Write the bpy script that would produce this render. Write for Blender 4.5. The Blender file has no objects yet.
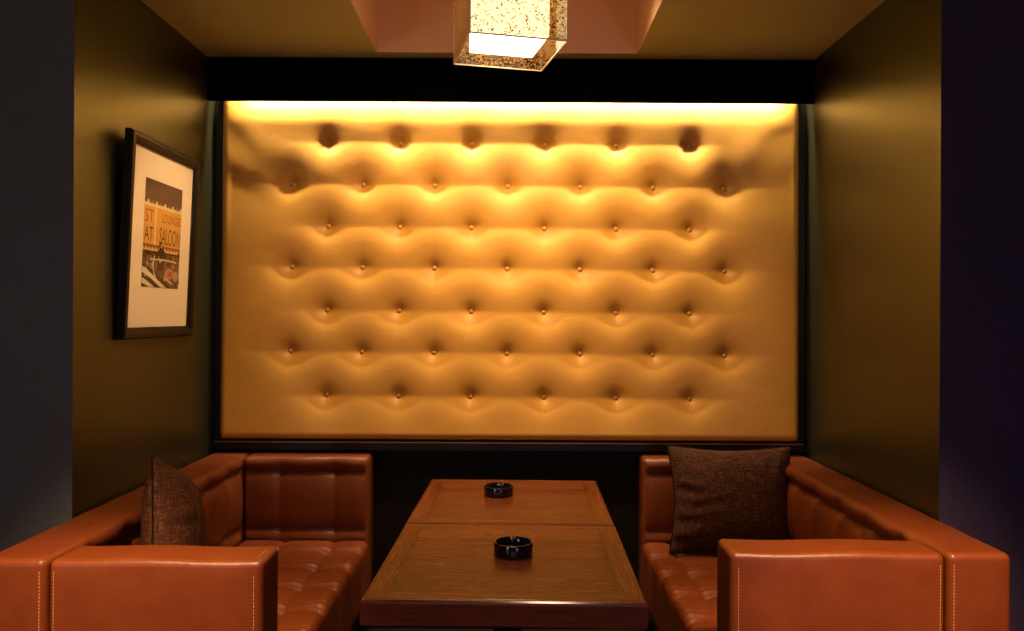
import bpy, bmesh, math, random
import numpy as np
from mathutils import Vector, Matrix
random.seed(7)
rng = np.random.default_rng(5)
scene = bpy.context.scene
COL = scene.collection
PI = math.pi

# ------------------------------------------------------------------ materials
class NT:
    def __init__(s, name):
        s.m = bpy.data.materials.new(name); s.m.use_nodes = True
        s.t = s.m.node_tree; s.t.nodes.clear()
        s.out = s.n('ShaderNodeOutputMaterial')
    def n(s, kind, **kw):
        nd = s.t.nodes.new(kind)
        for k, v in kw.items():
            if k in nd.inputs: nd.inputs[k].default_value = v
            else: setattr(nd, k, v)
        return nd
    def l(s, a, b): s.t.links.new(a, b)
    def coords(s, scale=(1, 1, 1), rot=(0, 0, 0)):
        tc = s.n('ShaderNodeTexCoord'); mp = s.n('ShaderNodeMapping')
        mp.inputs['Scale'].default_value = scale; mp.inputs['Rotation'].default_value = rot
        s.l(tc.outputs['Object'], mp.inputs['Vector']); return mp.outputs['Vector']
    def noise(s, vec, scale, detail=3, rough=.5):
        nd = s.n('ShaderNodeTexNoise'); nd.inputs['Scale'].default_value = scale
        nd.inputs['Detail'].default_value = detail; nd.inputs['Roughness'].default_value = rough
        s.l(vec, nd.inputs['Vector']); return nd.outputs['Fac']
    def ramp(s, fac, stops):
        r = s.n('ShaderNodeValToRGB'); e = r.color_ramp.elements
        while len(e) < len(stops): e.new(.5)
        for el, (p, c) in zip(e, stops):
            el.position = p; el.color = tuple(c) + (1,) if len(c) == 3 else c
        s.l(fac, r.inputs['Fac']); return r.outputs['Color']
    def math(s, op, a, b=None, c=None):
        m = s.n('ShaderNodeMath', operation=op)
        for i, v in enumerate((a, b, c)):
            if v is None: continue
            if hasattr(v, 'links'): s.l(v, m.inputs[i])
            else: m.inputs[i].default_value = v
        return m.outputs[0]
    def mix(s, fac, a, b):
        m = s.n('ShaderNodeMix', data_type='RGBA')
        for sock, v in ((m.inputs[0], fac), (m.inputs[6], a), (m.inputs[7], b)):
            if hasattr(v, 'links'): s.l(v, sock)
            else: sock.default_value = v if not isinstance(v, tuple) else (v + (1,) if len(v) == 3 else v)
        return m.outputs[2]
    def schlick(s, f0):
        lw = s.n('ShaderNodeLayerWeight'); lw.inputs['Blend'].default_value = .5
        return s.math('MULTIPLY_ADD', s.math('POWER', lw.outputs['Facing'], 5.0), 1 - f0, f0)
    def bump(s, h, strength, dist=.002):
        b = s.n('ShaderNodeBump'); b.inputs['Strength'].default_value = strength
        b.inputs['Distance'].default_value = dist
        s.l(h, b.inputs['Height']); return b.outputs['Normal']
    def principled(s, color, rough=.5, metal=0, spec=.5, normal=None, sheen=0, coat=0):
        p = s.n('ShaderNodeBsdfPrincipled')
        if hasattr(color, 'links'): s.l(color, p.inputs['Base Color'])
        else: p.inputs['Base Color'].default_value = tuple(color) + (1,)
        if hasattr(rough, 'links'): s.l(rough, p.inputs['Roughness'])
        else: p.inputs['Roughness'].default_value = rough
        p.inputs['Metallic'].default_value = metal
        p.inputs['Specular IOR Level'].default_value = spec
        p.inputs['Sheen Weight'].default_value = sheen
        p.inputs['Coat Weight'].default_value = coat
        p.inputs['Coat Roughness'].default_value = .15
        if normal is not None: s.l(normal, p.inputs['Normal'])
        s.l(p.outputs[0], s.out.inputs[0]); return p

def plain(name, color, rough=.5, metal=0, spec=.5, coat=0):
    t = NT(name); t.principled(color, rough, metal, spec, coat=coat); return t.m

def emit(name, color, strength):
    t = NT(name); e = t.n('ShaderNodeEmission')
    e.inputs[0].default_value = tuple(color) + (1,); e.inputs[1].default_value = strength
    t.l(e.outputs[0], t.out.inputs[0]); return t.m

def fabric_wall(name, c1, c2, rough=.55, spec=.35, tint=None):
    t = NT(name)
    a = t.noise(t.coords((14, 14, 520)), 1, 2)
    b = t.noise(t.coords((420, 420, 12)), 1, 2)
    f = t.math('MULTIPLY', t.math('ADD', a, b), .5)
    big = t.noise(t.coords((2, 2, 2)), 1, 3)
    c = t.ramp(t.math('ADD', t.math('MULTIPLY', f, .8), t.math('MULTIPLY', big, .2)), [(.3, c1), (.7, c2)])
    p = t.principled(c, rough, spec=spec, normal=t.bump(f, .25, .001))
    if tint:
        p.inputs['Specular Tint'].default_value = tint + (1,); p.inputs['Coat Weight'].default_value = .3
        p.inputs['Coat Roughness'].default_value = .36; p.inputs['Coat Tint'].default_value = (.95, 1, .7, 1)
    return t.m

def leather(name, c1, c2, rough=.36):
    t = NT(name)
    v = t.coords()
    big = t.noise(v, 7, 4, .6)
    vo = t.n('ShaderNodeTexVoronoi'); vo.inputs['Scale'].default_value = 420
    t.l(v, vo.inputs['Vector'])
    fine = t.noise(v, 160, 3, .6)
    h = t.math('ADD', t.math('MULTIPLY', vo.outputs['Distance'], .6), fine)
    c = t.ramp(big, [(.3, c1), (.7, c2)])
    wr = t.noise(t.coords((1, 1, 1)), 22, 3, .55)
    hh = t.math('ADD', h, t.math('MULTIPLY', wr, 2.2))
    r = t.math('ADD', t.math('MULTIPLY', big, .14), rough - .07)
    t.principled(c, r, spec=.4, normal=t.bump(hh, .22, .0016)); return t.m

def gold_cloth(name, c1, c2):
    t = NT(name)
    v = t.coords()
    big = t.noise(v, 3, 3, .5)
    fine = t.noise(t.coords((1, 1, 1)), 350, 2, .6)
    wr = t.noise(t.coords((1, 1, 1.6)), 9, 3, .5)
    c = t.ramp(big, [(.3, c1), (.7, c2)])
    h = t.math('ADD', t.math('MULTIPLY', fine, .06), t.math('MULTIPLY', wr, 1))
    t.principled(c, .46, spec=.36, metal=.0, normal=t.bump(h, .25, .006)); return t.m

def wood_top(name, half):
    """veneered square top: plank centre with grain across, crossbanded frame, two thin inlay lines"""
    t = NT(name)
    tc = t.n('ShaderNodeTexCoord'); sx = t.n('ShaderNodeSeparateXYZ')
    t.l(tc.outputs['Object'], sx.inputs[0])
    ax = t.math('ABSOLUTE', sx.outputs[0]); ay = t.math('ABSOLUTE', sx.outputs[1])
    mx = t.math('MAXIMUM', ax, ay)
    d = t.math('SUBTRACT', half, mx)
    inner = t.math('GREATER_THAN', d, .058)
    side = t.math('GREATER_THAN', ax, ay)
    across = t.noise(t.coords((5, 150, 5)), 1, 5, .6)
    along = t.noise(t.coords((150, 5, 5)), 1, 5, .6)
    use_along = t.math('MULTIPLY', side, t.math('SUBTRACT', 1.0, inner))
    grain = t.math('ADD', t.math('MULTIPLY', along, use_along), t.math('MULTIPLY', across, t.math('SUBTRACT', 1.0, use_along)))
    plank = t.n('ShaderNodeTexWhiteNoise', noise_dimensions='1D')
    t.l(t.math('FLOOR', t.math('MULTIPLY', sx.outputs[1], 11.5)), plank.inputs['W'])
    pv = t.math('MULTIPLY', t.math('MULTIPLY', t.math('SUBTRACT', plank.outputs['Value'], .5), .22), inner)
    g = t.math('ADD', grain, pv)
    c = t.ramp(g, [(.28, (.092, .019, .0045)), (.5, (.155, .036, .0085)), (.72, (.22, .057, .014))])
    l1 = t.math('LESS_THAN', t.math('ABSOLUTE', t.math('SUBTRACT', d, .058)), .0020)
    l2 = t.math('LESS_THAN', t.math('ABSOLUTE', t.math('SUBTRACT', d, .047)), .0012)
    c = t.mix(t.math('MAXIMUM', l1, t.math('MULTIPLY', l2, .5)), c, (.03, .009, .003))
    r = t.math('ADD', t.math('MULTIPLY', grain, .12), .20)
    t.principled(c, r, spec=.3, normal=t.bump(grain, .05, .001)); return t.m

def wood_edge(name):
    t = NT(name)
    g = t.noise(t.coords((9, 9, 90)), 1, 4, .6)
    c = t.ramp(g, [(.3, (.09, .016, .008)), (.7, (.18, .034, .015))])
    t.principled(c, .16, spec=.8); return t.m

def pillow_cloth(name):
    t = NT(name)
    a = t.noise(t.coords((30, 30, 330)), 1, 3, .6)
    b = t.noise(t.coords((260, 260, 26)), 1, 3, .6)
    f = t.math('MULTIPLY', t.math('ADD', a, b), .5)
    c = t.ramp(f, [(.36, (.016, .005, .0025)), (.52, (.058, .019, .008)), (.66, (.16, .058, .024))])
    t.principled(c, .75, spec=.12, normal=t.bump(f, .6, .002), sheen=0); return t.m

def pane_film(name):
    """clear acrylic pane with a printed gold fleck film"""
    t = NT(name)
    v = t.coords()
    n1 = t.noise(v, 150, 2, .6)
    n2 = t.noise(v, 95, 3, .7)
    vo = t.n('ShaderNodeTexVoronoi', feature='DISTANCE_TO_EDGE'); vo.inputs['Scale'].default_value = 85
    wv = t.n('ShaderNodeVectorMath', operation='ADD')
    t.l(v, wv.inputs[0])
    t.l(vo.outputs['Distance'], t.n('ShaderNodeMath').inputs[0])
    nv = t.n('ShaderNodeTexNoise'); nv.inputs['Scale'].default_value = 60; t.l(v, nv.inputs['Vector'])
    sc = t.n('ShaderNodeVectorMath', operation='SCALE'); sc.inputs['Scale'].default_value = .02
    t.l(nv.outputs['Color'], sc.inputs[0]); t.l(sc.outputs[0], wv.inputs[1])
    t.l(wv.outputs[0], vo.inputs['Vector'])
    line = t.math('MULTIPLY', t.math('LESS_THAN', vo.outputs['Distance'], .06), t.math('GREATER_THAN', n2, .54))
    fleck = t.ramp(n1, [(.42, (.03, .009, .002)), (.5, (.30, .10, .016)), (.57, (.95, .56, .17))])
    gold = t.n('ShaderNodeBsdfDiffuse'); t.l(fleck, gold.inputs[0])
    tl = t.n('ShaderNodeBsdfTranslucent'); t.l(fleck, tl.inputs[0])
    tr = t.n('ShaderNodeBsdfTransparent'); tr.inputs[0].default_value = (1, .95, .84, 1)
    gm = t.n('ShaderNodeMixShader'); gm.inputs[0].default_value = .3
    t.l(gold.outputs[0], gm.inputs[1]); t.l(tl.outputs[0], gm.inputs[2])
    m1 = t.n('ShaderNodeMixShader'); m1.inputs[0].default_value = .38
    t.l(tr.outputs[0], m1.inputs[1]); t.l(gm.outputs[0], m1.inputs[2])
    dark = t.n('ShaderNodeBsdfDiffuse'); dark.inputs[0].default_value = (.02, .009, .003, 1)
    m2 = t.n('ShaderNodeMixShader'); t.l(line, m2.inputs[0])
    t.l(m1.outputs[0], m2.inputs[1]); t.l(dark.outputs[0], m2.inputs[2])
    gl = t.n('ShaderNodeBsdfGlossy'); gl.inputs['Roughness'].default_value = .08
    m3 = t.n('ShaderNodeMixShader'); t.l(t.schlick(.012), m3.inputs[0])
    t.l(m2.outputs[0], m3.inputs[1]); t.l(gl.outputs[0], m3.inputs[2])
    t.l(m3.outputs[0], t.out.inputs[0]); return t.m

def clear_glass(name):
    t = NT(name)
    tr = t.n('ShaderNodeBsdfTransparent'); gl = t.n('ShaderNodeBsdfGlossy'); gl.inputs['Roughness'].default_value = .03
    m = t.n('ShaderNodeMixShader'); t.l(t.schlick(.03), m.inputs[0])
    t.l(tr.outputs[0], m.inputs[1]); t.l(gl.outputs[0], m.inputs[2]); t.l(m.outputs[0], t.out.inputs[0]); return t.m

M = {}
M['olive'] = fabric_wall('olive_wallcovering', (.009, .0068, .0026), (.016, .0125, .005), .37, 1.0, (.9, 1, .5))
M['bluegrey'] = fabric_wall('blue_grey_wallcovering', (.06, .06, .064), (.10, .097, .10))
M['purple'] = fabric_wall('purple_wallcovering', (.027, .017, .043), (.043, .028, .066))
M['backwall'] = fabric_wall('dark_brown_wallcovering', (.006, .0035, .002), (.011, .0065, .004), .6, .15)
M['ceil'] = plain('ceiling_paint', (.42, .42, .165), .7)
M['recess'] = plain('recess_paint', (.72, .47, .30), .8)
M['fascia'] = plain('black_fascia', (.0015, .0013, .001), .9, spec=.02)
M['floor'] = plain('dark_floor', (.02, .014, .01), .5)
M['black'] = plain('black_trim', (.008, .006, .005), .35)
M['brass'] = plain('brass_edge', (.45, .28, .10), .35, 1)
M['panel'] = gold_cloth('gold_upholstery', (.57, .262, .038), (.67, .315, .050))
M['button'] = plain('gold_button', (.50, .25, .05), .35, spec=.6)
M['leather'] = leather('tan_leather', (.128, .0255, .0052), (.168, .035, .0075))
M['thread'] = plain('pale_thread', (.50, .21, .08), .6)
M['plinth'] = plain('dark_plinth', (.012, .006, .004), .5)
M['top'] = wood_top('table_veneer', .33)
M['edge'] = wood_edge('mahogany_edge')
M['iron'] = plain('black_iron', (.01, .01, .01), .4, .6)
M['ash'] = plain('black_melamine', (.006, .006, .008), .12, spec=.6)
M['pillow'] = pillow_cloth('brown_slub_cloth')
M['piping'] = plain('dark_brown_piping', (.012, .005, .003), .8, spec=.08)
M['pane'] = pane_film('gold_fleck_pane')
M['rail'] = plain('pane_edge_glint', (.8, .62, .38), .4)  # pale tone stands in for light caught in the pane edges
M['shade'] = emit('lit_white_shade', (1, .79, .48), 5.0)
M['diffuser'] = emit('lit_diffuser', (1, .80, .52), 6)
M['led'] = emit('warm_led', (1, .88, .64), 380)
M['steel'] = plain('brushed_steel', (.5, .45, .4), .3, 1)
M['frame'] = plain('black_frame', (.006, .004, .003), .3, spec=.3)
M['mat'] = plain('cream_mount', (.80, .66, .45), .8)
M['glass'] = clear_glass('picture_glass')

# ------------------------------------------------------------------ builders
def link(name, me, mat, parent=None, smooth=True, loc=None):
    o = bpy.data.objects.new(name, me); COL.objects.link(o)
    if mat is not None:
        for m in (mat if isinstance(mat, (list, tuple)) else [mat]): me.materials.append(m)
    if smooth: me.polygons.foreach_set('use_smooth', [True] * len(me.polygons))
    if parent: o.parent = parent
    if loc: o.location = loc
    return o

def fix_normals(me):
    bm = bmesh.new(); bm.from_mesh(me)
    bmesh.ops.recalc_face_normals(bm, faces=bm.faces); bm.to_mesh(me); bm.free()

def pyd(name, v, f, mat, parent=None, smooth=True, loc=None, fix=True):
    me = bpy.data.meshes.new(name); me.from_pydata([tuple(p) for p in v], [], f); me.update()
    if fix: fix_normals(me)
    return link(name, me, mat, parent, smooth, loc)

def from_bm(name, bm, mat, parent=None, smooth=False, loc=None):
    bmesh.ops.recalc_face_normals(bm, faces=bm.faces)
    me = bpy.data.meshes.new(name); bm.to_mesh(me); bm.free()
    return link(name, me, mat, parent, smooth, loc)

def add_box(bm, x0, x1, y0, y1, z0, z1, mi=0):
    vs = [bm.verts.new((x, y, z)) for x in (x0, x1) for y in (y0, y1) for z in (z0, z1)]
    fs = []
    for q in ((0, 1, 3, 2), (4, 6, 7, 5), (0, 4, 5, 1), (2, 3, 7, 6), (0, 2, 6, 4), (1, 5, 7, 3)):
        f = bm.faces.new([vs[i] for i in q]); f.material_index = mi; fs.append(f)
    return vs, fs

def bevelled(bm, off, seg=3):
    bmesh.ops.bevel(bm, geom=[e for e in bm.edges], offset=off, segments=seg, affect='EDGES', profile=.5)

def axis_pts(h, r, cell, seg=4):
    a = h - r
    n = max(2, int(round(2 * a / cell)) + 1)
    mid = np.linspace(-a, a, n)
    out = a + r * np.tan(np.linspace(0, PI / 4, seg + 1))[1:]
    return np.concatenate([-out[::-1], mid, out])

def round_box(x0, x1, y0, y1, z0, z1, r, cell=.05, disp=None, seg=4):
    """rounded box as one closed grid mesh; disp(P, N) returns a displacement along N (arrays)"""
    c = np.array([(x0 + x1) / 2, (y0 + y1) / 2, (z0 + z1) / 2])
    h = np.array([x1 - x0, y1 - y0, z1 - z0]) / 2
    cells = cell if isinstance(cell, (tuple, list)) else (cell,) * 3
    A = [axis_pts(h[i], r, cells[i], seg) for i in range(3)]
    index = {}; verts = []; faces = []
    n = [len(a) for a in A]
    def vid(i, j, k):
        key = (i, j, k)
        if key not in index:
            index[key] = len(verts); verts.append((A[0][i], A[1][j], A[2][k]))
        return index[key]
    for ax in range(3):
        u, w = [q for q in range(3) if q != ax]
        for e in (0, n[ax] - 1):
            for i in range(n[u] - 1):
                for j in range(n[w] - 1):
                    q = []
                    for di, dj in ((0, 0), (1, 0), (1, 1), (0, 1)):
                        k = [0, 0, 0]; k[ax] = e; k[u] = i + di; k[w] = j + dj
                        q.append(vid(*k))
                    faces.append(q)
    P = np.array(verts)
    inner = np.clip(P, -(h - r), h - r)
    N = P - inner; N /= np.maximum(np.linalg.norm(N, axis=1, keepdims=True), 1e-9)
    P = inner + r * N + c
    if disp is not None: P = P + N * disp(P, N)[:, None]
    return P, faces

def thing(name, label, cat, loc, rotz=0, group=None):
    o = bpy.data.objects.new(name, None); COL.objects.link(o)
    o.empty_display_size = .1
    o.location = loc; o.rotation_euler = (0, 0, rotz); o['label'] = label; o['category'] = cat
    if group: o['group'] = group
    return o

def structure(o):
    o['kind'] = 'structure'; return o

def crease(d, w, e=.004):
    return np.exp(-(np.sqrt(d * d + e * e) - e) / w)

# ------------------------------------------------------------------ camera
H = 1.393; F = 780.0
cd = bpy.data.cameras.new('camera'); cam = bpy.data.objects.new('camera', cd); COL.objects.link(cam)
cd.sensor_width = 36; cd.lens = F / 1024 * 36; cd.clip_start = .05
cam.location = (0, 0, H); cam.rotation_euler = (PI / 2, -math.radians(.3), 0)
scene.camera = cam

# ------------------------------------------------------------------ room shell
D = 3.467; XL = -1.310; XR = 1.290; CZ = 2.494
def wall(name, x_in, x_out, front_mat, YC):
    bm = bmesh.new()
    _, fs = add_box(bm, min(x_in, x_out), max(x_in, x_out), YC, 3.62, 0, 2.6)
    for f in fs:
        if f.calc_center_median().y < YC + .01: f.material_index = 1
    return structure(from_bm(name, bm, [M['olive'], front_mat]))
wall('wall_left', XL, -3.2, M['bluegrey'], 2.328)
wall('wall_right', XR, 3.2, M['purple'], 2.351)
bm = bmesh.new(); add_box(bm, XL, XR, D, 3.62, 0, 2.6)
structure(from_bm('wall_back', bm, M['backwall']))
bm = bmesh.new(); add_box(bm, -3.2, 3.2, -2.5, 3.62, -.1, 0)
structure(from_bm('floor', bm, M['floor']))
# ceiling with a deep rectangular recess over the tables
RX0, RX1, RY0, RY1, RZ = -.57, .518, 1.55, 3.268, 2.98
bm = bmesh.new()
add_box(bm, -3.2, RX0 - .004, -2.5, 3.62, CZ, CZ + .04)
add_box(bm, RX1 + .004, 3.2, -2.5, 3.62, CZ, CZ + .04)
add_box(bm, RX0 - .004, RX1 + .004, -2.5, RY0 - .004, CZ, CZ + .04)
add_box(bm, RX0 - .004, RX1 + .004, RY1 + .004, 3.62, CZ, CZ + .04)
structure(from_bm('ceiling', bm, M['ceil']))
bm = bmesh.new()
t_ = .004
add_box(bm, RX0 - t_, RX0, RY0 - t_, RY1 + t_, CZ, RZ)
add_box(bm, RX1, RX1 + t_, RY0 - t_, RY1 + t_, CZ, RZ)
add_box(bm, RX0, RX1, RY0 - t_, RY0, CZ, RZ)
add_box(bm, RX0, RX1, RY1, RY1 + t_, CZ, RZ)
add_box(bm, RX0 - t_, RX1 + t_, RY0 - t_, RY1 + t_, RZ, RZ + .02)
o = structure(from_bm('trim_1', bm, M['recess']))
# fascia board that hides the cove light
bm = bmesh.new(); add_box(bm, XL, XR, 3.340, 3.356, 2.309, CZ)
structure(from_bm('trim_2', bm, M['fascia']))
# skirting rail under the padded panel
bm = bmesh.new(); add_box(bm, XL, XR, 3.425, D, .795, .835); bevelled(bm, .004, 2)
structure(from_bm('trim_3', bm, M['black']))

# ------------------------------------------------------------------ cove light
t = thing('strip_light', 'warm linear cove light hidden behind the black fascia above the gold padded panel', 'light', (0, 3.366, 2.388))
bm = bmesh.new(); add_box(bm, -1.26, 1.26, -.009, .012, .004, CZ - 2.388)
from_bm('housing', bm, M['steel'], t)
bm = bmesh.new(); add_box(bm, -1.18, 1.18, -.007, .007, -.006, .003)
from_bm('lit_tube', bm, M['led'], t)

# ------------------------------------------------------------------ padded panel
PX0, PX1, PZ0, PZ1 = -1.272, 1.254, .846, 2.358
YB = 3.448
def px_x(u): return (u - 512) * 3.405 / F
def px_z(v): return H + (315.5 - v) * 3.405 / F
rows = []
for v, six in ((144, 1), (186, 0), (228, 1), (269, 0), (312, 1), (353.5, 0), (397, 1)):
    us = (327, 399, 471, 544, 616, 690) if six else (291, 362, 434, 507, 580, 653, 725)
    rows.append([(px_x(u), px_z(v) - .0052 * px_x(u)) for u in us])
BUT = [b for r in rows for b in r]
nx, nz = 430, 250
xs = np.linspace(PX0, PX1, nx); zs = np.linspace(PZ0, PZ1, nz)
X, Z = np.meshgrid(xs, zs)
def panel_height(X, Z):
    dx = np.minimum(X - PX0, PX1 - X); dzb = Z - PZ0; dzt = PZ1 - Z
    def edge(d, r): return np.sqrt(np.clip(1 - np.clip(1 - d / r, 0, 1) ** 2, 0, 1))
    h = .018 + .036 * edge(dx, .035) * edge(dzb, .035) * edge(dzt, .14)
    mask = np.clip(dx / .05, 0, 1) * np.clip(dzb / .05, 0, 1) * np.clip(dzt / .05, 0, 1)
    # soft rolls between the button rows
    roll = np.zeros_like(X)
    for r in rows:
        x0, x1 = r[0][0], r[-1][0]
        zr = np.interp(X, [p[0] for p in r], [p[1] for p in r])
        out = np.clip(np.maximum(x0 - X, X - x1), 0, None)
        side = np.exp(-(out / .13) ** 2)
        near = np.zeros_like(X)
        for bx, bz in r: near = np.maximum(near, np.exp(-np.abs(X - bx) / .07))
        roll -= side * (.0060 + .009 * near) * crease(Z - zr, .050, .006)
    for bx, bz in BUT:
        d = np.sqrt((X - bx) ** 2 + ((Z - bz) * 1.05) ** 2)
        roll -= .030 * crease(d, .042, .004)
    # loose cloth towards the corners
    for cx, cz, ax in ((PX0 + .02, PZ1 - .10, .9), (PX1 - .02, PZ1 - .08, -.8), (PX0 + .06, PZ1 - .35, .5), (PX1 - .35, PZ1 - .25, -1.2)):
        s = (X - cx) * math.sin(ax) + (Z - cz) * math.cos(ax)
        q = (X - cx) * math.cos(ax) - (Z - cz) * math.sin(ax)
        roll += .002 * np.sin(s / .032) * np.exp(-(s / .11) ** 2 - (q / .22) ** 2)
    # the roll along the top stands proud; the cloth sinks in towards the upper corners
    wob = 1 + .35 * np.sin(X * 5.1 + .6) + .25 * np.sin(X * 11.3)
    roll += .0020 * wob * np.exp(-((PZ1 - .120 - Z) / .040) ** 2)
    for cx, cz, sx_, sz_, am in ((PX0 + .14, 1.90, .20, .13, .010), (PX1 - .17, 1.93, .17, .11, .007)):
        roll -= am * np.exp(-((X - cx) / sx_) ** 2 - ((Z - cz) / sz_) ** 2)
    low = (PZ1 - Z) / (PZ1 - PZ0)
    return h + roll * mask * (1.08 - .06 * low) + .031 * low * edge(dx, .035) * edge(dzb, .035)
HH = panel_height(X, Z)
t_panel = thing('tufted_wall_panel', 'large gold padded wall panel with rows of buttons on the back wall', 'wall panel', (0, YB, PZ0))
V = np.stack([X, -HH, Z - PZ0], -1).reshape(-1, 3)
idx = np.arange(nx * nz).reshape(nz, nx)
fc = np.stack([idx[:-1, :-1], idx[:-1, 1:], idx[1:, 1:], idx[1:, :-1]], -1).reshape(-1, 4).tolist()
loop = list(idx[0, :]) + list(idx[1:, -1]) + list(idx[-1, -2::-1]) + list(idx[-2:0:-1, 0])
base = len(V)
V = np.concatenate([V, np.stack([V[loop, 0], np.full(len(loop), .012), V[loop, 2]], -1)])
L = len(loop)
for i in range(L):
    fc.append([int(loop[i]), base + i, base + (i + 1) % L, int(loop[(i + 1) % L])])
fc.append([base + i for i in range(L)])
pyd('padding', V, fc, M['panel'], t_panel)
# side and bottom trims
bm = bmesh.new()
add_box(bm, XL + .003, PX0 - .002, -.020, .018, -.002, PZ1 - PZ0 - .03)
add_box(bm, PX1 + .002, XR - .003, -.020, .018, -.002, PZ1 - PZ0 - .03)
from_bm('side_trim', bm, M['black'], t_panel)
bm = bmesh.new(); add_box(bm, PX0 - .014, PX1 + .012, -.078, .018, -.0065, -.0025)
from_bm('bottom_trim', bm, M['brass'], t_panel)
# buttons
def button_mesh():
    bm = bmesh.new()
    prof = [(0, .012), (.004, .0116), (.0085, .0098), (.0118, .006), (.0125, .002), (.0105, -.002), (.006, -.004)]
    n = 18; rings = []
    for r, y in prof[1:]:
        rings.append([bm.verts.new((r * math.cos(2 * PI * k / n), -y, r * math.sin(2 * PI * k / n))) for k in range(n)])
    top = bm.verts.new((0, -.012, 0))
    for k in range(n): bm.faces.new((top, rings[0][k], rings[0][(k + 1) % n]))
    for a, b in zip(rings, rings[1:]):
        for k in range(n): bm.faces.new((a[k], b[k], b[(k + 1) % n], a[(k + 1) % n]))
    bm.faces.new(rings[-1])
    bmesh.ops.recalc_face_normals(bm, faces=bm.faces)
    me = bpy.data.meshes.new('button'); bm.to_mesh(me); bm.free(); return me
bme = button_mesh(); bme.materials.append(M['button'])
bme.polygons.foreach_set('use_smooth', [True] * len(bme.polygons))
hb = panel_height(np.array([b[0] for b in BUT]), np.array([b[1] for b in BUT]))
for (bx, bz), h in zip(BUT, hb):
    o = bpy.data.objects.new('button', bme); COL.objects.link(o)
    o.parent = t_panel; o.location = (bx, -(float(h) + .001), bz - PZ0)

# ------------------------------------------------------------------ booth sofas
def stitches(name, runs, parent):
    """rows of short thread dashes: runs of (start, end, outward normal)"""
    bm = bmesh.new()
    for a, b, nrm in runs:
        a = Vector(a); b = Vector(b); d = (b - a); Ln = d.length; d.normalize()
        w = d.cross(Vector(nrm)).normalized(); nv = Vector(nrm)
        k = int(Ln / .0088)
        for i in range(k):
            p = a + d * (i + .2) * .0088; q = p + d * .0056
            r = .0013
            vs = [bm.verts.new(pt + w * s * r + nv * hh) for pt in (p, q) for s, hh in ((-1, 0), (-.6, .001), (.6, .001), (1, 0))]
            for j in range(3): bm.faces.new((vs[j], vs[j + 1], vs[j + 5], vs[j + 4]))
            bm.faces.new((vs[0], vs[4], vs[7], vs[3])); bm.faces.new((vs[0], vs[1], vs[2], vs[3])); bm.faces.new((vs[4], vs[5], vs[6], vs[7]))
    return from_bm(name, bm, M['thread'], parent)

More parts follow.
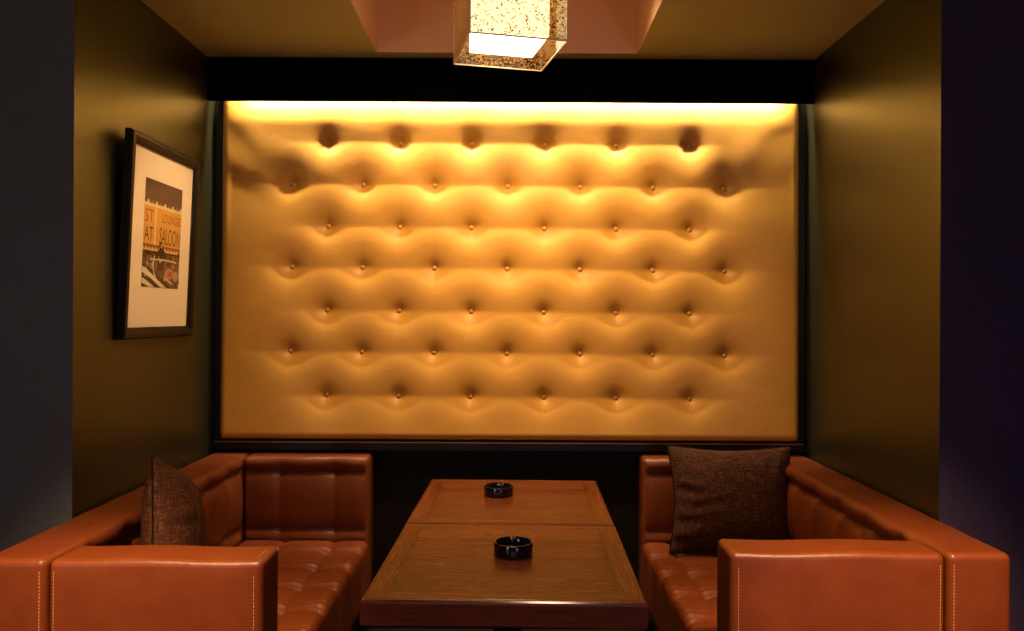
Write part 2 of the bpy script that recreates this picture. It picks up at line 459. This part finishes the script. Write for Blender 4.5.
def sofa(s, wall_x, y0, y1, depth, label, tuft_u, tuft_v, seat_u):
    """s=+1: sofa on the left wall (u grows to +X); s=-1: right wall"""
    t = thing('booth_sofa', label, 'sofa', (wall_x, y0, 0), 0, 'leather booth sofas')
    Ln = y1 - y0; TZ = .79; ba = .168; at = .138; rr = .018
    def put(name, P, f, mat, parent=t):
        Q = P.copy(); Q[:, 0] *= s
        return pyd(name, Q, f, mat, parent)
    rowz = (.722, .482)
    def tuft(a, z, cols):
        """quilt pattern on a vertical face: a along, z up"""
        dz = np.min(np.abs(z[:, None] - np.array(rowz)[None]), axis=1)
        dc = np.min(np.abs(a[:, None] - np.array(cols)[None]), axis=1)
        mid = np.clip((z - rowz[1]) / (rowz[0] - rowz[1]), 0, 1)
        pt = np.sqrt(dz ** 2 + dc ** 2)
        g = -.014 * crease(dz, .016, .002) - .016 * crease(pt, .030, .003)
        inside = ((z < rowz[0] + .01) & (z > rowz[1] - .01))
        g -= .0045 * crease(dc, .012, .002) * inside
        g += .012 * np.sin(PI * mid) ** .7 * inside * (1 - .25 * crease(dc, .04))
        g += .012 * np.exp(-((z - .760) / .022) ** 2) * (1 - .55 * crease(dc, .035))
        g += .009 * np.exp(-((z - .452) / .018) ** 2) * (1 - .5 * crease(dc, .03))
        return g
    # back rest along the wall
    def dback(P, N):
        k = np.clip(N[:, 0], 0, 1) ** 1.5
        v = P[:, 1]
        m = np.clip((v - at) / .02, 0, 1) * np.clip((Ln - at - v) / .02, 0, 1)
        return k * m * tuft(v, P[:, 2], tuft_v) + .0006 * np.sin(v * 31) * np.clip(N[:, 2], 0, 1) * m
    P, f = round_box(.004, ba, 0, Ln, .09, TZ, rr, (.05, .011, .0095), dback)
    back = put('backrest', P, f, M['leather'])
    # arm rests
    def dfront(P, N): return .002 * np.sin(P[:, 0] * 17 + 1) * np.clip(N[:, 2], 0, 1)
    P, f = round_box(ba + .007, depth, 0, at, .09, TZ, rr, (.03, .03, .03), dfront)
    arm_f = put('armrest', P, f, M['leather'])
    def drear(P, N):
        k = np.clip(-N[:, 1], 0, 1) ** 1.5
        m = np.clip((P[:, 0] - ba) / .02, 0, 1) * np.clip((depth - P[:, 0]) / .035, 0, 1)
        return k * m * tuft(P[:, 0], P[:, 2], tuft_u)
    P, f = round_box(ba + .007, depth, Ln - at, Ln, .09, TZ, rr, (.0095, .05, .0095), drear)
    put('armrest', P, f, M['leather'])
    # seat
    seat_v = [v for v in np.arange(tuft_v[0], Ln, .2)]
    seat_v = tuft_v
    def dseat(P, N):
        u, v = P[:, 0], P[:, 1]
        du = np.min(np.abs(u[:, None] - np.array(seat_u)[None]), axis=1)
        dv = np.min(np.abs(v[:, None] - np.array(seat_v)[None]), axis=1)
        pt = np.sqrt(du ** 2 + dv ** 2)
        up = np.clip(N[:, 2], 0, 1); fr = np.clip(N[:, 0], 0, 1)
        g = up * (-.010 * crease(du, .015, .0015) - .010 * crease(dv, .015, .0015) - .014 * crease(pt, .028, .002))
        pe = np.sqrt((u - depth + .015) ** 2 + dv ** 2)
        g -= (up + fr) * (.010 * crease(pe, .03, .003)) * (P[:, 2] > .3)
        g -= fr * .003 * crease(dv, .012, .002)
        # curved wrinkles fanning out of every tuft
        for su in list(seat_u) + [depth]:
            for sv in seat_v:
                q = (u - su); w = v - sv + .35 * q * q * 8
                g += up * .0026 * np.sin(w * 190) * np.exp(-((q) / .07) ** 2 - ((v - sv - .03) / .045) ** 2)
        return g
    P, f = round_box(ba + .003, depth + .010, at + .003, Ln - at - .003, .20, .446, .034, (.008, .0075, .04), dseat, 5)
    put('seat', P, f, M['leather'])
    bm = bmesh.new()
    a, b = sorted((s * .03, s * (depth - .05)))
    add_box(bm, a, b, .03, Ln - .03, .0, .092); bevelled(bm, .006, 2)
    from_bm('plinth', bm, M['plinth'], t)
    # thread on the front of the arm and back
    e = -.0002
    def S(u): return s * u
    e1 = .006
    runs = [((S(ba + .007 + .014), e1 - .005, .12), (S(ba + .007 + .014), e1 - .005, TZ - .02), (0, -1, 0)),
            ((S(depth - .022), -.0005, .12), (S(depth - .022), -.0005, TZ - .03), (0, -1, 0)),
            ((S(depth - .022), .03, TZ - .0005), (S(depth - .022), at - .03, TZ - .0005), (0, 0, 1))]
    for run in runs:
        st = stitches('stitching', [run], arm_f); st['label'] = 'pale thread stitching'
    st = stitches('stitching', [((S(ba - .014), e1 - .005, .12), (S(ba - .014), e1 - .005, TZ - .02), (0, -1, 0))], back)
    st['label'] = 'pale thread stitching'
    return t
YE = 3.438
yl, yr = 1.905, 1.992
sofa(1, XL + .004, yl, YE, .701, 'tan leather booth sofa with square tufting along the left wall under the picture', (.327, .558), [y - yl for y in (2.105, 2.315, 2.525, 2.735, 2.945, 3.155)], (.36, .567))
sofa(-1, XR - .003, yr, YE, .727, 'tan leather booth sofa with square tufting along the right wall beneath bare wallcovering', (.30, .537), [y - yr for y in (2.245, 2.46, 2.675, 2.89, 3.10)], (.41, .62))

# ------------------------------------------------------------------ cushions
def cushion(label, loc, rot, w, h, front, back, seed, corner=.05):
    t = thing('throw_cushion', label, 'cushion', loc, 0, 'brown cushions on the sofas')
    t.rotation_euler = rot
    n = 72
    g = np.linspace(-1, 1, n); g = np.sign(g) * np.abs(g) ** .8
    U, W = np.meshgrid(g, g)
    r_ = np.random.default_rng(seed)
    pull_u = 1 - corner * 2 * (1 - W ** 2) ** 1.2 * np.abs(U) ** 3
    pull_w = 1 - corner * 2 * (1 - U ** 2) ** 1.2 * np.abs(W) ** 3
    xx = U * pull_u * w / 2; zz = W * pull_w * h / 2
    prof = (np.clip(1 - np.abs(U) ** 2.4, 0, 1) * np.clip(1 - np.abs(W) ** 2.4, 0, 1)) ** .62
    wr = np.zeros_like(U)
    for _ in range(9):
        cx, cz = r_.uniform(-.8, .8), r_.choice([-1, 1]) * r_.uniform(.45, .95); an = r_.uniform(-.5, .5)
        if r_.random() < .5: cx, cz, an = cz, cx, an + PI / 2
        s = (U - cx) * math.cos(an) + (W - cz) * math.sin(an); q = -(U - cx) * math.sin(an) + (W - cz) * math.cos(an)
        wr += r_.uniform(.004, .009) * np.sin(s / .06) * np.exp(-(s / .16) ** 2 - (q / .34) ** 2)
    tf = front * prof + wr * prof ** .3; tb = back * prof
    edge = (np.abs(U) > .9999) | (np.abs(W) > .9999)
    vf = np.stack([xx, -tf, zz], -1).reshape(-1, 3); vb = np.stack([xx, tb, zz], -1).reshape(-1, 3)
    V = list(map(tuple, vf)); mapb = {}
    ef = edge.reshape(-1)
    for i in range(n * n):
        if ef[i]: mapb[i] = i
        else: mapb[i] = len(V); V.append(tuple(vb[i]))
    F_ = []
    for a in range(n - 1):
        for b in range(n - 1):
            q = [a * n + b, a * n + b + 1, (a + 1) * n + b + 1, (a + 1) * n + b]
            F_.append(q); F_.append([mapb[i] for i in reversed(q)])
    pyd('cover', V, F_, M['pillow'], t)
    # welt around the seam
    ring = [(0, b) for b in range(n)] + [(a, n - 1) for a in range(1, n)] + [(n - 1, b) for b in range(n - 2, -1, -1)] + [(a, 0) for a in range(n - 2, 0, -1)]
    pts = [Vector(vf[a * n + b]) for a, b in ring]
    bm = bmesh.new(); rings = []; k = len(pts)
    for i, p in enumerate(pts):
        d = (pts[(i + 1) % k] - pts[i - 1]).normalized(); e1 = Vector((0, 1, 0)); e2 = d.cross(e1).normalized()
        rings.append([bm.verts.new(p + (e1 * math.cos(q * PI / 3) + e2 * math.sin(q * PI / 3)) * .0028) for q in range(6)])
    for i in range(k):
        a, b = rings[i], rings[(i + 1) % k]
        for q in range(6): bm.faces.new((a[q], a[(q + 1) % 6], b[(q + 1) % 6], b[q]))
    from_bm('seam', bm, M['piping'], t, True)
    return t
# right: facing the room, leaning on the far arm
cushion('brown woven cushion leaning squarely on the far arm of the right sofa', (.893, 3.165, .445 + .207), (math.radians(-9), math.radians(.5), math.radians(2)), .515, .43, .085, .055, 3)
# left: leaning on the long back, seen edge-on
cushion('brown woven cushion seen edge-on against the back of the left sofa', (-1.076, 2.43, .445 + .252), (math.radians(-3), math.radians(16), math.radians(104)), .44, .46, .115, .058, 8, .035)

# ------------------------------------------------------------------ tables
def table(label, loc, rot):
    t = thing('cafe_table', label, 'table', loc, rot, 'square wooden tables')
    hw = .33; zt = .74; th = .062
    # veneered top (slightly proud of the edge band)
    bm = bmesh.new(); add_box(bm, -hw + .009, hw - .009, -hw + .009, hw - .009, zt - .05, zt)
    bevelled(bm, .0015, 2); from_bm('tabletop', bm, M['top'], t)
    # edge band: a bevelled ring
    def ring(ho, z): return [(-ho, -ho, z), (ho, -ho, z), (ho, ho, z), (-ho, ho, z)]
    prof = [(hw - .010, zt - .003), (hw - .0085, zt - .001), (hw - .005, zt - .0015), (hw - .0015, zt - .005), (hw, zt - .010), (hw, zt - th + .004), (hw - .004, zt - th), (hw - .03, zt - th), (hw - .03, zt - .052), (hw - .010, zt - .052)]
    V = [p for h_, z in prof for p in ring(h_, z)]
    F_ = []
    k = len(prof)
    for i in range(k):
        for j in range(4):
            a = i * 4 + j; b = i * 4 + (j + 1) % 4; c = ((i + 1) % k) * 4 + (j + 1) % 4; d = ((i + 1) % k) * 4 + j
            F_.append((a, b, c, d))
    o = pyd('edge_band', V, F_, M['edge'], t, False); o['label'] = 'dark red edge band'
    # pedestal
    def lathe(prof, n=28):
        bm = bmesh.new(); rs = [[bm.verts.new((r * math.cos(2 * PI * q / n), r * math.sin(2 * PI * q / n), z)) for q in range(n)] for r, z in prof]
        for a, b in zip(rs, rs[1:]):
            for q in range(n): bm.faces.new((a[q], a[(q + 1) % n], b[(q + 1) % n], b[q]))
        bm.faces.new(rs[0]); bm.faces.new(rs[-1]); return bm
    from_bm('pedestal', lathe([(.04, .03), (.036, .06), (.036, .60), (.05, .64), (.12, .665), (.12, zt - .051)]), M['iron'], t, True)
    from_bm('base', lathe([(.215, 0), (.215, .012), (.19, .02), (.06, .032)]), M['iron'], t, True)
    return t
TY = math.radians(-1.2)
tn = (-.009, 2.113, 0); tf = (.003, 2.776, 0)
table('square wooden pedestal table nearest the camera between the sofas', tn, TY)
table('square wooden pedestal table pushed up behind the first, by the back wall', tf, TY)

# ------------------------------------------------------------------ ashtrays
def ashtray(label, loc, rotz):
    n = 120
    prof = [(.0, 0), (.048, 0), (.0525, .003), (.0535, .010), (.0535, .032), (.0522, .035), (.0485, .035), (.0470, .032), (.0450, .012), (.040, .009), (.0, .009)]
    notch = [PI / 2, PI / 2 + 2 * PI / 3, PI / 2 + 4 * PI / 3]
    V = []; F_ = []
    def zz(r, z, a):
        if z < .028: return z
        d = min(abs((a - q + PI) % (2 * PI) - PI) for q in notch) * .052
        return z - max(0, .012 * (1 - d / .0055)) if d < .0055 else z
    rings = []
    for r, z in prof[1:-1]:
        rings.append([len(V) + q for q in range(n)])
        for q in range(n):
            a = 2 * PI * q / n; V.append((r * math.cos(a), r * math.sin(a), zz(r, z, a)))
    for a, b in zip(rings, rings[1:]):
        for q in range(n): F_.append((a[q], a[(q + 1) % n], b[(q + 1) % n], b[q]))
    F_.append(rings[0]); F_.append(rings[-1])
    o = pyd('ashtray', V, F_, M['ash'], None, True, loc)
    try: o.data.set_sharp_from_angle(angle=math.radians(40))
    except Exception: pass
    o.rotation_euler = (0, 0, rotz)
    o['label'] = label; o['category'] = 'ashtray'; o['group'] = 'black ashtrays on the tables'
    return o
ashtray('round black ashtray with notched rim on the nearer table', (.007, 2.135, .7402), .1)
ashtray('round black ashtray standing on the far table by the back wall', (-.045, 2.835, .7402), -.3)

# ------------------------------------------------------------------ pendant lamp
t = thing('pendant_lamp', 'square pendant lamp with gold flecked panes around a lit white shade in ceiling recess', 'lamp', (-.017, 2.53, 2.243), math.radians(13.2))
hs = .155; ph = .36; pt = .004
for k in range(4):
    bm = bmesh.new(); add_box(bm, -hs + .0045, hs - .0045, -hs, -hs + pt, .004, ph)
    o = from_bm('pane', bm, M['pane'], t); o.rotation_euler = (0, 0, k * PI / 2)
bm = bmesh.new()
for sx in (-1, 1):
    for sy in (-1, 1):
        a, b = sorted((sx * hs, sx * (hs - .004))); c, d = sorted((sy * hs, sy * (hs - .004)))
        add_box(bm, a, b, c, d, .0, ph)
for sy in (-1, 1):
    c, d = sorted((sy * hs, sy * (hs - .004)))
    add_box(bm, -hs + .004, hs - .004, c, d, 0, .0035); add_box(bm, c, d, -hs + .004, hs - .004, 0, .0035)
o = from_bm('edging', bm, M['rail'], t); o['label'] = 'acrylic pane edging, pale for caught light'
si = .108
bm = bmesh.new()
q = .003
add_box(bm, -si, si, -si, -si + q, .029, .33); add_box(bm, -si, si, si - q, si, .029, .33)
add_box(bm, -si, -si + q, -si + q, si - q, .029, .33); add_box(bm, si - q, si, -si + q, si - q, .029, .33)
o = from_bm('shade', bm, M['shade'], t); o['label'] = 'glowing white shade'
bm = bmesh.new(); add_box(bm, -si + q, si - q, -si + q, si - q, .031, .034)
o = from_bm('diffuser', bm, M['diffuser'], t); o['label'] = 'glowing bottom diffuser'
bm = bmesh.new(); add_box(bm, -hs, hs, -hs, hs, ph, ph + .008)
from_bm('top_plate', bm, M['steel'], t)
bm = bmesh.new(); bmesh.ops.create_cone(bm, cap_ends=True, segments=20, radius1=.007, radius2=.007, depth=RZ - 2.243 - ph - .008 - .03)
from_bm('rod', bm, M['steel'], t, False, (0, 0, (RZ - 2.243 - .03 + ph + .008) / 2))
bm = bmesh.new(); bmesh.ops.create_cone(bm, cap_ends=True, segments=32, radius1=.055, radius2=.06, depth=.03)
from_bm('canopy', bm, M['steel'], t, False, (0, 0, RZ - 2.243 - .015))

# ------------------------------------------------------------------ framed picture
FY0, FY1, FZ0, FZ1 = 2.568, 3.135, 1.306, 2.006
t = thing('framed_picture', 'black framed print with wide cream mount hanging on the left wall', 'picture', (XL + .004, (FY0 + FY1) / 2, FZ0))
t.rotation_euler = (0, .042, 0)
w = FY1 - FY0; h = FZ1 - FZ0; fb = .040
def frame_ring(hw, z0, z1, x): return [(x, -hw, z0), (x, hw, z0), (x, hw, z1), (x, -hw, z1)]
prof = [(0, 0), (0, .020), (.006, .027), (.018, .028), (.030, .024), (fb, .017), (fb, .0)]
V = [p for ins, x in prof for p in frame_ring(w / 2 - ins, ins, h - ins, x)]
F_ = []
k = len(prof)
for i in range(k):
    for j in range(4):
        F_.append((i * 4 + j, i * 4 + (j + 1) % 4, ((i + 1) % k) * 4 + (j + 1) % 4, ((i + 1) % k) * 4 + j))
pyd('frame', V, F_, M['frame'], t, False)
bm = bmesh.new(); add_box(bm, .003, .010, -w / 2 + fb - .004, w / 2 - fb + .004, fb - .004, h - fb + .004)
from_bm('mount', bm, M['mat'], t)
bm = bmesh.new(); add_box(bm, .0135, .0155, -w / 2 + fb + .0005, w / 2 - fb - .0005, fb + .0005, h - fb - .0005)
from_bm('glass', bm, M['glass'], t)
# the print: layered flat shapes (fractions of its width / height from the top left)
P0, P1, Q0, Q1 = 2.706 - (FY0 + FY1) / 2, 3.006 - (FY0 + FY1) / 2, 1.488 - FZ0, 1.869 - FZ0
pcols = [('print_sky', (.11, .055, .04)), ('print_ochre', (.66, .34, .06)), ('print_cream', (.72, .55, .25)), ('print_red', (.42, .08, .02)),
         ('print_dark', (.025, .012, .008)), ('print_brown', (.16, .075, .03)), ('print_white', (.66, .56, .36)), ('print_pink', (.50, .24, .16)),
         ('print_rust', (.32, .12, .04)), ('print_green', (.07, .065, .035)), ('print_outline', (.14, .045, .012))]
pm = []
for nme, c in pcols:
    tt = NT(nme); v = tt.coords(); nz_ = tt.noise(v, 120, 3, .6)
    tt.principled(tt.mix(nz_, tuple(q * .7 for q in c), tuple(min(1, q * 1.25) for q in c)), .8, spec=.08); pm.append(tt.m)
pv = []; pf = []; pi = []
def poly(pts, mi, layer):
    b = len(pv)
    for a, bb in pts: pv.append((.0102 + .00018 * layer, P0 + a * (P1 - P0), Q1 - bb * (Q1 - Q0)))
    pf.append(list(range(b, b + len(pts)))); pi.append(mi)
def rect(a0, b0, a1, b1, mi, layer): poly([(a0, b0), (a1, b0), (a1, b1), (a0, b1)], mi, layer)
def stroke(pts, wd, mi, layer):
    for (a, b), (c, d) in zip(pts, pts[1:]):
        L_ = math.hypot(c - a, d - b) or 1; ox, oy = -(d - b) / L_ * wd, (c - a) / L_ * wd
        poly([(a + ox, b + oy), (c + ox, d + oy), (c - ox, d - oy), (a - ox, b - oy)], mi, layer)
def oval(cx, cy, rx, ry, mi, layer, n=20): poly([(cx + rx * math.cos(2 * PI * q / n), cy + ry * math.sin(2 * PI * q / n)) for q in range(n)], mi, layer)
rect(0, 0, 1, 1, 5, 0)
rect(0, 0, 1, .26, 0, 1)
rect(0, .22, 1, .66, 1, 2)
rect(0, .22, 1, .25, 2, 3)
for q in range(9): rect(.06 + q * .11, .195, .11 + q * .11, .222, 8 if q % 2 else 2, 3)
rect(.27, .26, .31, .62, 2, 3)
rect(0, .60, 1, .625, 8, 3); rect(.0, .635, 1, .65, 2, 3)
for q in range(12): rect(.02 + q * .083, .605, .05 + q * .083, .645, 5, 4)
def lettering(txt, a, b, hgt, wid, mi, layer):
    cu = bpy.data.curves.new('lettering', 'FONT'); cu.body = txt; cu.size = 1
    ob = bpy.data.objects.new('lettering', cu); COL.objects.link(ob)
    bpy.context.view_layer.update()
    me = bpy.data.meshes.new_from_object(ob.evaluated_get(bpy.context.evaluated_depsgraph_get()))
    COL.objects.unlink(ob); bpy.data.objects.remove(ob); bpy.data.curves.remove(cu)
    co = np.array([v.co[:] for v in me.vertices]); mn = co.min(0); mxx = co.max(0)
    base_ = len(pv)
    for p in co:
        fa = a + (p[0] - mn[0]) / (mxx[0] - mn[0]) * wid; fbb = b - (p[1] - mn[1]) / (mxx[1] - mn[1]) * hgt
        pv.append((.0102 + .00018 * layer, P0 + fa * (P1 - P0), Q1 - fbb * (Q1 - Q0)))
    for p in me.polygons: pf.append([base_ + i for i in p.vertices]); pi.append(mi)
    bpy.data.meshes.remove(me)
lettering('LOUNGES', .46, .375, .085, .52, 3, 4)
lettering('SALOON', .41, .585, .16, .57, 10, 4)
lettering('ST', .02, .40, .12, .22, 3, 4)
lettering('AT', .02, .57, .13, .22, 10, 4)
# street scene
rr_ = random.Random(11)
for q in range(46):
    cx, cy = rr_.uniform(.02, .98), rr_.uniform(.67, .97)
    oval(cx, cy, rr_.uniform(.02, .06), rr_.uniform(.012, .045), rr_.choice([4, 4, 5, 7, 8, 9, 4, 5]), 3, 9)
for cx in (.13, .21): oval(cx, .73, .05, .05, 4, 4); oval(cx, .73, .034, .034, 8, 5)
rect(.04, .665, .98, .675, 4, 4)
oval(.72, .86, .12, .05, 7, 5); oval(.74, .86, .08, .03, 8, 6); oval(.90, .88, .07, .05, 7, 5)
oval(.46, .595, .05, .034, 4, 6); oval(.47, .60, .026, .024, 7, 7)                  # hat and face
poly([(.37, .66), (.42, .625), (.52, .625), (.60, .67), (.63, .74), (.55, .75), (.56, .84), (.38, .84), (.40, .75), (.33, .74)], 4, 6)
poly([(.39, .84), (.46, .84), (.45, .93), (.40, .93)], 9, 6); poly([(.49, .84), (.56, .84), (.57, .92), (.51, .93)], 9, 6)
stroke([(.30, .70), (.27, .80), (.31, .90)], .012, 6, 7); stroke([(.18, .74), (.33, .735), (.60, .73), (.9, .74)], .007, 6, 7)
stroke([(.12, .76), (.10, .86), (.08, .90)], .012, 6, 7); stroke([(.24, .76), (.30, .86), (.36, .91)], .008, 6, 7)
stroke([(.40, .70), (.44, .76), (.53, .72)], .006, 2, 8)
poly([(0, .80), (.10, .79), (.80, 1), (0, 1)], 4, 7)
for b0, th_ in ((.815, .05), (.915, .05)):
    poly([(0, b0), (.07, b0 + .005), (.32, b0 + .085), (min(.66, .66), min(1, b0 + .185)), (.50 if b0 < .9 else .22, min(1, b0 + .185)), (.26, min(1, b0 + .11)), (0, b0 + th_)] if b0 < .9 else
         [(0, b0), (.10, b0 + .02), (.34, 1), (.20, 1), (0, b0 + th_)], 6, 8)
stroke([(.62, .905), (.70, .93), (.80, .955)], .008, 2, 8)
me = bpy.data.meshes.new('print'); me.from_pydata(pv, [], pf)
o = link('print', me, pm, t, False); me.polygons.foreach_set('material_index', pi); me.update()
o['label'] = 'colour print of a yellow saloon front with lettering and a figure by a bicycle'

# ------------------------------------------------------------------ light
scene.world = bpy.data.worlds.new('world'); scene.world.use_nodes = True
bg = scene.world.node_tree.nodes['Background']; bg.inputs[0].default_value = (.45, .42, .75, 1); bg.inputs[1].default_value = .012
def spot(name, loc, aim, power, color, size_deg, blend=.6, radius=.05):
    ld = bpy.data.lights.new(name, 'SPOT'); ld.energy = power; ld.color = color
    ld.spot_size = math.radians(size_deg); ld.spot_blend = blend; ld.shadow_soft_size = radius
    o = bpy.data.objects.new(name, ld); COL.objects.link(o); o.location = loc
    o.rotation_euler = (Vector(aim) - Vector(loc)).to_track_quat('-Z', 'Y').to_euler(); return o
def area(name, loc, aim, power, color, sx, sy):
    ld = bpy.data.lights.new(name, 'AREA'); ld.shape = 'RECTANGLE'; ld.size = sx; ld.size_y = sy; ld.energy = power; ld.color = color
    o = bpy.data.objects.new(name, ld); COL.objects.link(o); o.location = loc
    o.rotation_euler = (Vector(aim) - Vector(loc)).to_track_quat('-Z', 'Y').to_euler(); return o
WARM = (1, .66, .34)
spot('downlight_left', (-.95, .85, 2.46), (-.98, 1.90, .5), 520, WARM, 38, 1.0)
spot('downlight_right', (.95, .85, 2.46), (.98, 1.98, .5), 520, WARM, 38, 1.0)
spot('pendant_bulb', (-.017, 2.53, 2.236), (-.017, 2.60, 1.0), 20, (1, .68, .32), 172, .25, .09)
spot('panel_fill_left', (-.30, 2.74, 2.72), (-.36, 3.40, .72), 74, (1, .72, .36), 80, .9, .08)  # added pair of fill lights for the lower panel rows, no fixtures
spot('panel_fill_right', (.30, 2.74, 2.72), (.38, 3.40, .72), 74, (1, .72, .36), 80, .9, .08)
spot('picture_fill', (-.36, 3.02, 2.56), (-1.29, 2.86, 1.60), 66, (1, .67, .35), 44, .8, .03)  # added fill on the mount, standing in for glow from the cove
spot('recess_fill', (-.017, 2.53, 2.63), (-.017, 2.53, 3.0), 7, (1, .66, .34), 165, .3, .05)  # added above the closed pendant top to brighten the recess
spot('downlight_table', (.12, 1.15, 2.46), (.0, 1.95, .74), 16, (1, .66, .44), 36, .8, .09)
area('room_lamps', (0, -2.2, 2.3), (0, 2.2, .8), 18, (1, .62, .42), 2.2, .5)
area('purple_bar_glow', (1.9, -2.6, .9), (2.2, 2.3, .7), 10, (.55, .36, 1), 1.0, .8)
area('blue_grey_bar_glow', (-2.6, -1.8, 1.3), (-2.0, 2.3, 1.2), 11, (1, .88, .9), .8, .6)

# ------------------------------------------------------------------ render look
vs = scene.view_settings
vs.view_transform = 'Standard'; vs.look = 'None'; vs.gamma = 1; vs.exposure = 0; vs.use_curve_mapping = False
try:
    scene.cycles.use_denoising = True
    scene.cycles.max_bounces = 8; scene.cycles.transparent_max_bounces = 16
    scene.cycles.sample_clamp_indirect = 6
except Exception: pass
